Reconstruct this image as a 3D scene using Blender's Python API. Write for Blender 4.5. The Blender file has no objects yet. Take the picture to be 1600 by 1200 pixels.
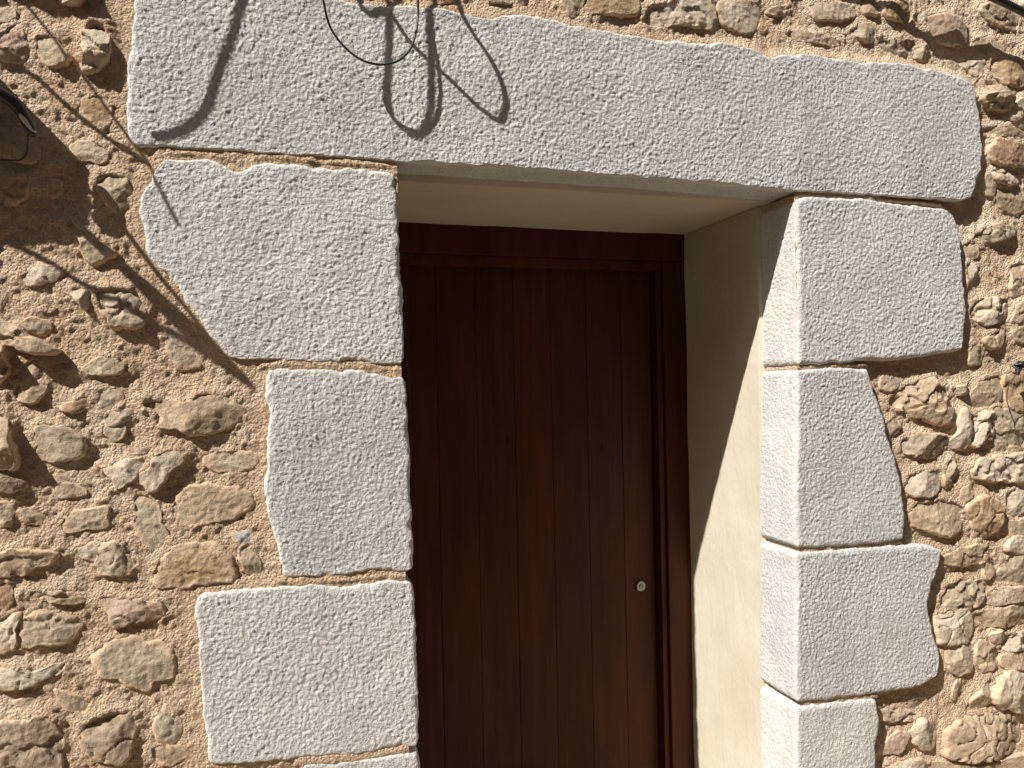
import bpy, math, random
import numpy as np
from mathutils import Matrix, Vector

# ------------------------------------------------------------------ camera, sky, sun, exposure
scene = bpy.context.scene
col = scene.collection
CAM = np.array([0.0, -1.64, 1.55])
YAW, PITCH, ROLL, FOC = math.radians(16.9), math.radians(.0135), math.radians(-1.129), 1168.8


def cam_axes():
    fwd = np.array([math.sin(YAW), math.cos(YAW), 0.0])
    right = np.array([math.cos(YAW), -math.sin(YAW), 0.0])
    up = np.array([0, 0, 1.0])
    w = fwd * math.cos(PITCH) + up * math.sin(PITCH)
    u2 = up * math.cos(PITCH) - fwd * math.sin(PITCH)
    r = right * math.cos(ROLL) + u2 * math.sin(ROLL)
    u = u2 * math.cos(ROLL) - right * math.sin(ROLL)
    return r, u, w


AX_R, AX_U, AX_W = cam_axes()
cam_data = bpy.data.cameras.new('camera')
cam_data.sensor_width = 36.0
cam_data.lens = FOC / 1600 * 36.0
cam_data.clip_start = 0.02
cam_data.clip_end = 500
cam = bpy.data.objects.new('camera', cam_data)
col.objects.link(cam)
cam.matrix_world = Matrix(((AX_R[0], AX_U[0], -AX_W[0], CAM[0]),
                           (AX_R[1], AX_U[1], -AX_W[1], CAM[1]),
                           (AX_R[2], AX_U[2], -AX_W[2], CAM[2]), (0, 0, 0, 1)))
scene.camera = cam

SUN = np.array([1.95, 1.0, -2.15])            # the way the light travels
SUN_N = SUN / np.linalg.norm(SUN)
world = bpy.data.worlds.new('World')
scene.world = world
world.use_nodes = True
wn = world.node_tree.nodes
sky = wn.new('ShaderNodeTexSky')
sky.sky_type = 'NISHITA'
sky.sun_disc = False
sky.sun_elevation = math.asin(-SUN_N[2])
sky.sun_rotation = math.atan2(-SUN_N[0], -SUN_N[1])
sky.dust_density = 2.0
wn['Background'].inputs[1].default_value = 0.05
world.node_tree.links.new(sky.outputs[0], wn['Background'].inputs[0])
sl = bpy.data.lights.new('sun', 'SUN')
sl.energy = 5.0
sl.angle = math.radians(0.5)
sl.color = (1.0, 0.955, 0.895)
so = bpy.data.objects.new('sun', sl)
col.objects.link(so)
so.rotation_mode = 'QUATERNION'
so.rotation_quaternion = Vector(SUN_N).to_track_quat('-Z', 'Y')
so.location = (-4, -3, 6)

scene.view_settings.view_transform = 'Standard'
scene.view_settings.look = 'None'
scene.view_settings.gamma = 1.0
scene.view_settings.use_curve_mapping = False
scene.view_settings.exposure = 0.44
scene.render.engine = 'CYCLES'
scene.cycles.max_bounces = 8
scene.cycles.diffuse_bounces = 5

rng = random.Random(7)
nrng = np.random.default_rng(11)

# ------------------------------------------------------------------ helpers


def ray(u, v):
    return AX_R * (u - 800) / FOC - AX_U * (v - 600) / FOC + AX_W


def at(u, v, y=0.0):
    """the point of the plane at depth y seen at pixel u, v of the 1600 x 1200 photograph"""
    q = ray(u, v)
    return CAM + q * ((y - CAM[1]) / q[1])


def xz(pts, y=0.0):
    return np.array([at(u, v, y)[[0, 2]] for u, v in pts])


_perm = nrng.permutation(256)
_perm = np.concatenate([_perm, _perm, _perm])
_grad = nrng.normal(size=(256, 3))
_grad /= np.linalg.norm(_grad, axis=1)[:, None]


def noise(p, scale, seed=0):
    """gradient noise, about -0.7 .. 0.7; p (n,3) metres, scale = cell size in metres"""
    q = np.asarray(p, float) / scale + 37.7 + seed * 13.31
    i = np.floor(q).astype(int)
    f = q - i
    w = f * f * f * (f * (f * 6 - 15) + 10)
    out = 0
    for dx in (0, 1):
        for dy in (0, 1):
            for dz in (0, 1):
                h = _perm[_perm[_perm[(i[..., 0] + dx) & 255] + ((i[..., 1] + dy) & 255)] + ((i[..., 2] + dz) & 255)]
                g = _grad[h]
                d = g[..., 0] * (f[..., 0] - dx) + g[..., 1] * (f[..., 1] - dy) + g[..., 2] * (f[..., 2] - dz)
                out = out + d * (w[..., 0] if dx else 1 - w[..., 0]) * (w[..., 1] if dy else 1 - w[..., 1]) * (w[..., 2] if dz else 1 - w[..., 2])
    return out


def p3(x, z, y=0.0):
    return np.stack([x, np.full_like(x, y), z], -1)


def mesh_obj(name, verts, faces, mat, parent=None, smooth=True, attrs=None, origin=None):
    me = bpy.data.meshes.new(name)
    verts = np.asarray(verts, dtype=np.float64)
    if origin is not None:
        verts = verts - np.asarray(origin)
    if isinstance(faces, np.ndarray):
        n, k = faces.shape
        me.vertices.add(len(verts))
        me.vertices.foreach_set('co', verts.ravel())
        me.loops.add(n * k)
        me.loops.foreach_set('vertex_index', faces.ravel().astype(np.int32))
        me.polygons.add(n)
        me.polygons.foreach_set('loop_start', np.arange(0, n * k, k, dtype=np.int32))
        me.polygons.foreach_set('loop_total', np.full(n, k, dtype=np.int32))
        me.update(calc_edges=True)
    else:
        me.from_pydata([tuple(v) for v in verts], [], faces)
        me.update()
    me.polygons.foreach_set('use_smooth', np.full(len(me.polygons), smooth))
    for k_, v_ in (attrs or {}).items():
        a = me.attributes.new(k_, 'FLOAT', 'POINT')
        a.data.foreach_set('value', np.asarray(v_, dtype=np.float32))
    me.materials.append(mat)
    o = bpy.data.objects.new(name, me)
    if origin is not None:
        o.location = origin
    col.objects.link(o)
    if parent is not None:
        o.parent = parent
    return o


def thing(name, label, cat, loc=(0, 0, 0), group=None):
    o = bpy.data.objects.new(name, None)
    o.empty_display_size = .05
    col.objects.link(o)
    o.location = loc
    o['label'] = label
    o['category'] = cat
    if group:
        o['group'] = group
    return o


def tag(o, label, cat, group=None):
    o['label'] = label
    o['category'] = cat
    if group:
        o['group'] = group
    return o


def box_obj(name, lo, hi, mat, parent=None, bevel=0.0):
    """a box with bevelled edges, local coordinates"""
    import bmesh
    bm = bmesh.new()
    bmesh.ops.create_cube(bm, size=1.0)
    for v in bm.verts:
        v.co = Vector([lo[i] + (v.co[i] + .5) * (hi[i] - lo[i]) for i in range(3)])
    if bevel:
        bmesh.ops.bevel(bm, geom=bm.edges[:], offset=bevel, segments=2, affect='EDGES', profile=.6)
    me = bpy.data.meshes.new(name)
    bm.to_mesh(me)
    bm.free()
    me.materials.append(mat)
    o = bpy.data.objects.new(name, me)
    col.objects.link(o)
    if parent is not None:
        o.parent = parent
    return o


def catmull(P, n, closed=False):
    P = np.asarray(P, float)
    m = len(P)
    segs = m if closed else m - 1
    t = np.linspace(0, segs, n, endpoint=not closed)
    i = np.minimum(t.astype(int), segs - 1)
    f = (t - i)[:, None]

    def g(k):
        return P[k % m] if closed else P[np.clip(k, 0, m - 1)]
    a, b, c, d = g(i - 1), g(i), g(i + 1), g(i + 2)
    return .5 * (2 * b + (c - a) * f + (2 * a - 5 * b + 4 * c - d) * f ** 2 + (3 * b - a - 3 * c + d) * f ** 3)


def tube(name, pts, r, mat, parent=None, n=60, k=10, origin=None):
    """round cable through the points; r a number or one radius per sample"""
    C = catmull(pts, n)
    T = np.gradient(C, axis=0)
    T /= np.linalg.norm(T, axis=1)[:, None] + 1e-12
    ref = np.array([.31, .87, .38])
    A = np.cross(T, ref)
    A /= np.linalg.norm(A, axis=1)[:, None]
    B = np.cross(T, A)
    R = np.interp(np.linspace(0, 1, n), np.linspace(0, 1, np.size(r)), np.atleast_1d(r))
    th = np.linspace(0, 2 * np.pi, k, endpoint=False)
    V = C[:, None, :] + R[:, None, None] * (np.cos(th)[None, :, None] * A[:, None, :] + np.sin(th)[None, :, None] * B[:, None, :])
    V = V.reshape(-1, 3)
    F = []
    for i in range(n - 1):
        for j in range(k):
            F.append((i * k + j, i * k + (j + 1) % k, (i + 1) * k + (j + 1) % k, (i + 1) * k + j))
    F.append(tuple(range(k - 1, -1, -1)))
    F.append(tuple((n - 1) * k + j for j in range(k)))
    return mesh_obj(name, V, F, mat, parent, origin=origin)


# ------------------------------------------------------------------ materials
def new_mat(name, rough=.9, spec=.25):
    m = bpy.data.materials.new(name)
    m.use_nodes = True
    nt = m.node_tree
    b = nt.nodes['Principled BSDF']
    b.inputs['Roughness'].default_value = rough
    b.inputs['Specular IOR Level'].default_value = spec
    return m, nt, b


def N(nt, kind, **kw):
    n = nt.nodes.new(kind)
    for k_, v_ in kw.items():
        setattr(n, k_, v_)
    return n


def n_noise(nt, scale, detail=4, rough=.55, vec=None, dist=0.0):
    n = N(nt, 'ShaderNodeTexNoise')
    n.inputs['Scale'].default_value = scale
    n.inputs['Detail'].default_value = detail
    n.inputs['Roughness'].default_value = rough
    n.inputs['Distortion'].default_value = dist
    if vec is not None:
        nt.links.new(vec, n.inputs['Vector'])
    return n.outputs['Fac']


def n_ramp(nt, fac, stops):
    r = N(nt, 'ShaderNodeValToRGB')
    e = r.color_ramp.elements
    while len(e) < len(stops):
        e.new(.5)
    for el, (p, c) in zip(e, stops):
        el.position = p
        el.color = (*c, 1) if len(c) == 3 else c
    nt.links.new(fac, r.inputs[0])
    return r.outputs[0]


def n_mix(nt, fac, a, b, mode='MIX'):
    m = N(nt, 'ShaderNodeMix', data_type='RGBA', blend_type=mode)
    for s, v in ((m.inputs[0], fac), (m.inputs[6], a), (m.inputs[7], b)):
        if hasattr(v, 'links'):
            nt.links.new(v, s)
        elif isinstance(v, (int, float)):
            s.default_value = v
        else:
            s.default_value = (*v, 1)
    return m.outputs[2]


def n_math(nt, op, a, b=0.0, clamp=False):
    m = N(nt, 'ShaderNodeMath', operation=op, use_clamp=clamp)
    for s, v in ((m.inputs[0], a), (m.inputs[1], b)):
        if hasattr(v, 'links'):
            nt.links.new(v, s)
        else:
            s.default_value = v
    return m.outputs[0]


def n_bump(nt, bsdf, height, strength, dist):
    b = N(nt, 'ShaderNodeBump')
    b.inputs['Strength'].default_value = strength
    b.inputs['Distance'].default_value = dist
    nt.links.new(height, b.inputs['Height'])
    nt.links.new(b.outputs[0], bsdf.inputs['Normal'])


def pos(nt):
    return N(nt, 'ShaderNodeNewGeometry').outputs['Position']


def attr(nt, name):
    return N(nt, 'ShaderNodeAttribute', attribute_name=name).outputs['Fac']


def mat_limestone():
    m, nt, b = new_mat('bush_hammered_limestone', .93, .15)
    P = pos(nt)
    big = n_ramp(nt, n_noise(nt, 5.5, 4, .6, P), [(.36, (.575, .57, .555)), (.5, (.645, .64, .62)), (.66, (.695, .69, .665))])
    warm = n_mix(nt, n_ramp(nt, n_noise(nt, 2.1, 3, .5, P), [(.52, (0, 0, 0)), (.72, (.45, .45, .45))]), big, (.64, .61, .54))
    sp = n_ramp(nt, n_noise(nt, 150, 3, .6, P), [(.3, (.82, .82, .82)), (.65, (1.06, 1.06, 1.06))])
    c = n_mix(nt, 1.0, warm, sp, 'MULTIPLY')
    # each block its own tone, with faint rain streaks and rusty specks
    rnd = N(nt, 'ShaderNodeObjectInfo').outputs['Random']
    c = n_mix(nt, 1.0, c, n_ramp(nt, rnd, [(0, (.975, .97, .97)), (.5, (1.02, 1.02, 1.02)), (1, (1.06, 1.05, 1.03))]), 'MULTIPLY')
    mp = N(nt, 'ShaderNodeMapping')
    mp.inputs['Scale'].default_value = (26, 26, 3.0)
    nt.links.new(P, mp.inputs['Vector'])
    c = n_mix(nt, 1.0, c, n_ramp(nt, n_noise(nt, 1.0, 4, .6, mp.outputs[0]), [(.3, (.90, .885, .86)), (.55, (1, 1, 1))]), 'MULTIPLY')
    c = n_mix(nt, n_ramp(nt, n_noise(nt, 34, 3, .6, P), [(.70, (0, 0, 0)), (.76, (.4, .4, .4))]), c, (.46, .37, .27))
    ed = n_math(nt, 'MULTIPLY', attr(nt, 'edge'), .7)
    c = n_mix(nt, ed, c, (.72, .705, .665))
    nt.links.new(c, b.inputs['Base Color'])
    h = n_math(nt, 'ADD', n_noise(nt, 260, 4, .6, P), n_math(nt, 'MULTIPLY', n_noise(nt, 120, 2, .5, P), 1.4))
    n_bump(nt, b, h, .75, .0034)
    return m


def mortar_colour(nt, P):
    a = n_ramp(nt, n_noise(nt, 7, 5, .6, P), [(.32, (.57, .41, .275)), (.5, (.66, .492, .345)), (.68, (.725, .572, .425))])
    s = n_ramp(nt, n_noise(nt, 210, 3, .7, P), [(.28, (.72, .70, .68)), (.5, (1, 1, 1)), (.72, (1.18, 1.16, 1.12))])
    return n_mix(nt, 1.0, a, s, 'MULTIPLY')


def mat_mortar():
    m, nt, b = new_mat('sandy_lime_mortar', .97, .1)
    P = pos(nt)
    c = mortar_colour(nt, P)
    c = n_mix(nt, n_math(nt, 'MULTIPLY', attr(nt, 'pale'), .7), c, n_mix(nt, 1.0, c, (1.16, 1.22, 1.26), 'MULTIPLY'))
    # more orange tint round the dressed stones
    c = n_mix(nt, n_math(nt, 'MULTIPLY', attr(nt, 'edge'), .5), c, (.66, .47, .30))
    nt.links.new(c, b.inputs['Base Color'])
    v = N(nt, 'ShaderNodeTexVoronoi')
    v.inputs['Scale'].default_value = 190
    nt.links.new(P, v.inputs['Vector'])
    h = n_math(nt, 'ADD', n_noise(nt, 170, 5, .65, P), n_math(nt, 'MULTIPLY', v.outputs['Distance'], -.5))
    n_bump(nt, b, h, .9, .010)
    return m


def mat_stone(name, dark, mid, light, vein=None):
    m, nt, b = new_mat(name, .88, .25)
    P = pos(nt)
    rnd = N(nt, 'ShaderNodeObjectInfo').outputs['Random']
    off = N(nt, 'ShaderNodeVectorMath', operation='ADD')
    cmb = N(nt, 'ShaderNodeCombineXYZ')
    nt.links.new(n_math(nt, 'MULTIPLY', rnd, 17.0), cmb.inputs[0])
    nt.links.new(n_math(nt, 'MULTIPLY', rnd, 5.0), cmb.inputs[1])
    nt.links.new(P, off.inputs[0])
    nt.links.new(cmb.outputs[0], off.inputs[1])
    Q = off.outputs[0]
    c = n_ramp(nt, n_noise(nt, 22, 6, .65, Q, .6), [(.30, dark), (.5, mid), (.68, light)])
    if vein:
        c = n_mix(nt, n_ramp(nt, n_noise(nt, 14, 5, .7, Q, 1.2), [(.54, (0, 0, 0)), (.66, (.85, .85, .85))]), c, vein)
    hv = n_ramp(nt, rnd, [(0, (.98, .95, .92)), (.5, (1.10, 1.08, 1.05)), (1, (1.22, 1.19, 1.15))])
    c = n_mix(nt, 1.0, c, hv, 'MULTIPLY')
    s = n_ramp(nt, n_noise(nt, 160, 4, .7, Q), [(.3, (.76, .76, .76)), (.6, (1.06, 1.06, 1.06))])
    c = n_mix(nt, 1.0, c, s, 'MULTIPLY')
    # mortar smeared over the rim of the stone
    lap = n_math(nt, 'ADD', attr(nt, 'lap'), n_math(nt, 'MULTIPLY', n_math(nt, 'SUBTRACT', n_noise(nt, 45, 4, .6, Q), .5), 1.5))
    lap = n_ramp(nt, lap, [(.48, (0, 0, 0)), (.66, (.92, .92, .92))])
    c = n_mix(nt, lap, c, mortar_colour(nt, P))
    c = n_mix(nt, .16, c, mortar_colour(nt, P))
    nt.links.new(c, b.inputs['Base Color'])
    h = n_math(nt, 'ADD', n_noise(nt, 75, 6, .65, Q, .4), n_math(nt, 'MULTIPLY', n_noise(nt, 260, 3, .6, Q), .25))
    n_bump(nt, b, h, .7, .006)
    return m


def mat_plaster():
    m, nt, b = new_mat('smooth_cream_plaster', .85, .2)
    P = pos(nt)
    c = n_ramp(nt, n_noise(nt, 4, 4, .6, P), [(.3, (.56, .495, .38)), (.55, (.605, .55, .435)), (.75, (.635, .585, .475))])
    st = n_ramp(nt, n_noise(nt, 9, 5, .7, P), [(.6, (0, 0, 0)), (.72, (.35, .35, .35))])
    c = n_mix(nt, st, c, (.47, .40, .29))
    nt.links.new(c, b.inputs['Base Color'])
    mp = N(nt, 'ShaderNodeMapping')
    mp.inputs['Scale'].default_value = (14, 22, 5)
    mp.inputs['Rotation'].default_value = (.5, .2, .3)
    nt.links.new(P, mp.inputs['Vector'])
    tr = n_noise(nt, 1.0, 5, .65, mp.outputs[0], .5)
    n_bump(nt, b, n_math(nt, 'ADD', n_noise(nt, 60, 5, .6, P), n_math(nt, 'MULTIPLY', tr, 2.5)), .35, .004)
    return m


def mat_wood():
    m, nt, b = new_mat('dark_stained_wood', .5, .2)
    P = pos(nt)
    rnd = N(nt, 'ShaderNodeObjectInfo').outputs['Random']
    mp = N(nt, 'ShaderNodeMapping')
    mp.inputs['Scale'].default_value = (60, 60, 2.2)
    nt.links.new(P, mp.inputs['Vector'])
    cmb = N(nt, 'ShaderNodeCombineXYZ')
    nt.links.new(n_math(nt, 'MULTIPLY', rnd, 40.0), cmb.inputs[2])
    nt.links.new(cmb.outputs[0], mp.inputs['Location'])
    g = n_noise(nt, 1.0, 5, .6, mp.outputs[0], .8)
    c = n_ramp(nt, g, [(.3, (.054, .0150, .0042)), (.55, (.070, .0205, .0062)), (.75, (.084, .0270, .0088))])
    hv = n_ramp(nt, rnd, [(0, (.94, .93, .93)), (1, (1.08, 1.06, 1.05))])
    c = n_mix(nt, 1.0, c, hv, 'MULTIPLY')
    m2 = N(nt, 'ShaderNodeMapping')
    m2.inputs['Scale'].default_value = (9, 9, 2.4)
    nt.links.new(P, m2.inputs['Vector'])
    c = n_mix(nt, 1.0, c, n_ramp(nt, n_noise(nt, 1.0, 4, .6, m2.outputs[0]), [(.32, (.78, .72, .70)), (.5, (1, 1, 1)), (.68, (1.30, 1.12, 1.02))]), 'MULTIPLY')
    kv = N(nt, 'ShaderNodeTexVoronoi')
    m3 = N(nt, 'ShaderNodeMapping')
    m3.inputs['Scale'].default_value = (7, 0, 3.4)
    nt.links.new(P, m3.inputs['Vector'])
    nt.links.new(m3.outputs[0], kv.inputs['Vector'])
    kv.inputs['Scale'].default_value = 1.0
    c = n_mix(nt, n_ramp(nt, kv.outputs['Distance'], [(.02, (.8, .8, .8)), (.06, (0, 0, 0))]), c, (.014, .006, .003))
    nt.links.new(c, b.inputs['Base Color'])
    n_bump(nt, b, g, .25, .001)
    return m


def mat_plain(name, c, rough=.5, metal=0.0, spec=.5):
    m, nt, b = new_mat(name, rough, spec)
    P = pos(nt)
    k = n_ramp(nt, n_noise(nt, 80, 4, .6, P), [(.3, tuple(v * .8 for v in c)), (.7, tuple(min(1, v * 1.15) for v in c))])
    nt.links.new(k, b.inputs['Base Color'])
    b.inputs['Metallic'].default_value = metal
    return m


def mat_ground():
    m, nt, b = new_mat('pale_street_paving', .9, .2)
    P = pos(nt)
    c = n_ramp(nt, n_noise(nt, 3, 6, .6, P), [(.3, (.33, .265, .19)), (.7, (.43, .355, .265))])
    nt.links.new(c, b.inputs['Base Color'])
    n_bump(nt, b, n_noise(nt, 60, 5, .6, P), .4, .01)
    return m


M_LIME, M_MORTAR, M_PLASTER, M_WOOD = mat_limestone(), mat_mortar(), mat_plaster(), mat_wood()
M_STONE = {
    'g': mat_stone('grey_rubble', (.30, .245, .18), (.43, .362, .275), (.55, .47, .365)),
    't': mat_stone('tan_rubble', (.30, .225, .15), (.44, .345, .24), (.55, .455, .335)),
    'o': mat_stone('ochre_rubble', (.25, .165, .09), (.39, .275, .16), (.50, .385, .255)),
    'w': mat_stone('pale_rubble', (.40, .335, .25), (.56, .49, .39), (.67, .61, .52)),
    'p': mat_stone('rosy_rubble', (.33, .235, .18), (.46, .345, .27), (.56, .45, .365)),
    'd': mat_stone('dark_rubble', (.20, .15, .105), (.31, .245, .18), (.44, .365, .28)),
    'l': mat_stone('lichen_rubble', (.27, .22, .145), (.42, .36, .26), (.56, .49, .38), vein=(.62, .56, .45)),
    'r': mat_stone('rust_rubble', (.24, .145, .09), (.37, .235, .15), (.49, .37, .26)),
    'b': mat_stone('paint_daubed_rubble', (.42, .43, .44), (.56, .58, .62), (.66, .69, .74)),
}
M_CABLE = mat_plain('black_cable_sheath', (.030, .031, .034), .38)
M_STEEL = mat_plain('brushed_steel', (.34, .33, .32), .38, 1.0)
M_DARK = mat_plain('dark_keyway', (.02, .018, .016), .6)
M_BOX = mat_plain('weathered_grey_plastic', (.20, .19, .18), .6)
M_TIE = mat_plain('pale_grey_nylon', (.62, .61, .60), .4)
M_GROUND = mat_ground()

# ------------------------------------------------------------------ measures of the doorway
XL, XR, ZS, YD = 0.256, 1.267, 2.031, 0.548     # left and right reveal, soffit, face of the door frame
PLASTER_Y = .150
LINTEL_Y, JAMB_Y = .0, 0.0

# ------------------------------------------------------------------ street
g = mesh_obj('street', [(-60, -60, 0), (60, -60, 0), (60, 60, 0), (-60, 60, 0)], [(0, 1, 2, 3)], M_GROUND, smooth=False)
g['kind'] = 'structure'

# ------------------------------------------------------------------ unseen house added across the narrow street to block sky light
house = thing('added_opposite_house', 'cream rendered house added unseen across the narrow street to block sky light', 'house', (0, -4.3, 0))
M_RENDER = mat_plain('cream_render', (.34, .26, .17), .9, 0.0, .2)
box_obj('wall', (-16, -6, 0), (16, 0, 6.3), M_RENDER, house, .02)
box_obj('roof', (-16.2, -6.2, 6.31), (16.2, .25, 6.45), mat_plain('roof_tile', (.30, .14, .08), .9, 0.0, .2), house, .02)
for hx in range(-13, 14, 4):
    for hz in (.9, 3.9):
        fr = box_obj('window', (hx - .5, .002, hz), (hx + .5, .03, hz + 1.5), M_WOOD, house, .01)
        for sx in (-.23, .23):
            box_obj('pane', (hx + sx - .19, .031, hz + .08), (hx + sx + .19, .036, hz + 1.42), M_DARK, fr)

# ------------------------------------------------------------------ dressed stones of the doorway
surround = thing('stone_door_surround', 'pale bush-hammered limestone lintel and jamb blocks framing the dark doorway', 'doorway', (XL, 0, 0))
SURR = np.array([XL, 0, 0.0])


def resample(P, n):
    P = np.asarray(P, float)
    s = np.concatenate([[0], np.cumsum(np.linalg.norm(np.diff(P, axis=0), axis=1))])
    # soften the traced corners
    C = catmull(P, max(60, len(P) * 12))
    s = np.concatenate([[0], np.cumsum(np.linalg.norm(np.diff(C, axis=0), axis=1))])
    t = np.linspace(0, s[-1], n)
    return np.stack([np.interp(t, s, C[:, 0]), np.interp(t, s, C[:, 1])], -1)


def dressed(name, top, right, bottom, left, y0, depth, amp=1.0, step=.0023, seed=0, rad=.009, chip=1.0, label=None, world=False):
    """a dressed block: traced outline, hammered front, rounded chipped arris and hammered sides running back into the wall"""
    if not world:
        top, right, bottom, left = (xz(s, y0) for s in (top, right, bottom, left))
    ln = lambda S: np.linalg.norm(np.diff(np.asarray(S), axis=0), axis=1).sum()
    wid, hei = .5 * (ln(top) + ln(bottom)), .5 * (ln(left) + ln(right))
    nu, nv = max(12, int(wid / step)), max(12, int(hei / step))
    T, B, L, R = resample(top, nu), resample(bottom, nu), resample(left, nv), resample(right, nv)
    c00, c10, c01, c11 = (T[0] + L[0]) / 2, (T[-1] + R[0]) / 2, (B[0] + L[-1]) / 2, (B[-1] + R[-1]) / 2
    T[0] = L[0] = c00; T[-1] = R[0] = c10; B[0] = L[-1] = c01; B[-1] = R[-1] = c11
    u = np.linspace(0, 1, nu)[None, :, None]
    v = np.linspace(0, 1, nv)[:, None, None]
    G = ((1 - v) * T[None] + v * B[None] + (1 - u) * L[:, None] + u * R[:, None]
         - ((1 - u) * (1 - v) * c00 + u * (1 - v) * c10 + (1 - u) * v * c01 + u * v * c11))
    X, Z = G[..., 0], G[..., 1]
    X0, Z0 = X.copy(), Z.copy()
    uu, vv = u[..., 0] + 0 * v[..., 0], v[..., 0] + 0 * u[..., 0]
    # how far from the outline, with the corners rounded off
    eu = np.minimum(uu, 1 - uu) * wid
    ev = np.minimum(vv, 1 - vv) * hei
    e = np.minimum(eu, ev)
    # ragged outline
    P = p3(X, Z, seed * .37)
    jag = np.exp(-e / .03) * (1 if chip >= 1 else np.clip(uu * 3 + .3, 0, 1))
    jx = noise(P, .045, 1) * .006 + noise(P, .017, 2) * .0035 + noise(P, .008, 12) * .0016
    jz = noise(P, .045, 3) * .006 + noise(P, .017, 4) * .0035 + noise(P, .008, 13) * .0016
    X = X + jx * jag
    Z = Z + jz * jag
    # corners pulled in so that they are rounded in the outline too
    cr = .016
    kx = np.clip(cr - eu, 0, None)
    kz = np.clip(cr - ev, 0, None)
    pull = np.sqrt(kx ** 2 + kz ** 2) - cr
    m = (kx > 0) & (kz > 0) & (pull > 0)
    cx, cz = X.mean(), Z.mean()
    dxy = np.stack([X - cx, Z - cz], -1)
    dxy /= np.linalg.norm(dxy, axis=-1)[..., None] + 1e-9
    X = np.where(m, X - dxy[..., 0] * pull, X)
    Z = np.where(m, Z - dxy[..., 1] * pull, Z)
    X0 = np.where(m, X0 - dxy[..., 0] * pull, X0)
    Z0 = np.where(m, Z0 - dxy[..., 1] * pull, Z0)
    P = p3(X, Z, seed * .37)
    # hammered relief
    warp = np.stack([noise(P, .02, 20), np.zeros_like(X), noise(P, .02, 21)], -1) * .006
    Q = P + warp
    n1 = noise(Q, .0090, 5)
    n2 = noise(Q, .0052, 6)
    relief = .0018 * n1 + .0026 * n2 + .0010 * noise(P, .05, 7) + .0035 * noise(P, .17, 8)
    patch = .85 + .3 * np.clip(noise(P, .09, 9) + .5, 0, 1)
    relief = relief * patch * amp
    soft = np.clip((e - .002) / .014, .22, 1)
    r = rad * np.clip(1 + chip * (1.6 * noise(P, .05, 10) + 1.2 * noise(P, .02, 11)), .4, 2.8)
    q = np.clip(r - e, 0, None)
    rnd = r - np.sqrt(np.clip(r * r - q * q, 0, None))
    Y = y0 + rnd - relief * soft
    front = np.stack([X, Y, Z], -1)
    edge = np.clip(1 - e / (r * 1.7), 0, 1)
    if chip < 1:
        edge = edge * .15
    # sides, running back from the outline loop
    idx = np.arange(nu * nv).reshape(nv, nu)
    loop = np.concatenate([idx[0, :], idx[1:, -1], idx[-1, -2::-1], idx[-2:0:-1, 0]])
    V0 = front.reshape(-1, 3)
    base = V0[loop]
    sm = np.stack([X0.ravel()[loop], base[:, 1], Z0.ravel()[loop]], -1)
    d = np.roll(sm, -3, 0) - np.roll(sm, 3, 0)
    nrm = np.stack([-d[:, 2], 0 * d[:, 0], d[:, 0]], -1)
    nrm /= np.linalg.norm(nrm, axis=1)[:, None] + 1e-9
    if np.mean(np.sum(nrm * (base - np.array([cx, 0, cz])), 1)) < 0:
        nrm = -nrm
    nd = max(4, int(depth / (step * 1.15)))
    ys = np.linspace(0, 1, nd + 1)[1:]
    rows = []
    ymax = y0 + depth
    for t in ys:
        bl = min(1.0, t * depth / .014)
        row = base * (1 - bl) + sm * bl
        row[:, 1] = base[:, 1] + (ymax - base[:, 1]) * t
        rr = noise(row + seed * .37, .0090, 5) * .0018 + noise(row + seed * .37, .0054, 6) * .0014 + noise(row, .06, 7) * .002
        row += nrm * (rr * amp * np.minimum(1, t * depth / .01))[:, None]
        rows.append(row)
    V = np.concatenate([V0] + rows)
    nl = len(loop)
    F = [np.stack([idx[:-1, :-1], idx[1:, :-1], idx[1:, 1:], idx[:-1, 1:]], -1).reshape(-1, 4)]
    prev = loop
    for k in range(len(rows)):
        cur = nu * nv + k * nl + np.arange(nl)
        F.append(np.stack([prev, np.roll(prev, -1), np.roll(cur, -1), cur], -1))
        prev = cur
    ea = np.concatenate([edge.ravel()] + [np.full(nl, max(0.0, 1 - k * depth / nd / .012) * (.15 if chip < 1 else 1)) for k in range(len(rows))])
    o = mesh_obj(name, V - SURR, np.concatenate(F), M_LIME, surround, attrs={'edge': ea})
    if label:
        o['label'] = label
    OUT.append(np.concatenate([T, R[1:], B[::-1][1:], L[::-1][1:-1]]))
    return o


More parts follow.
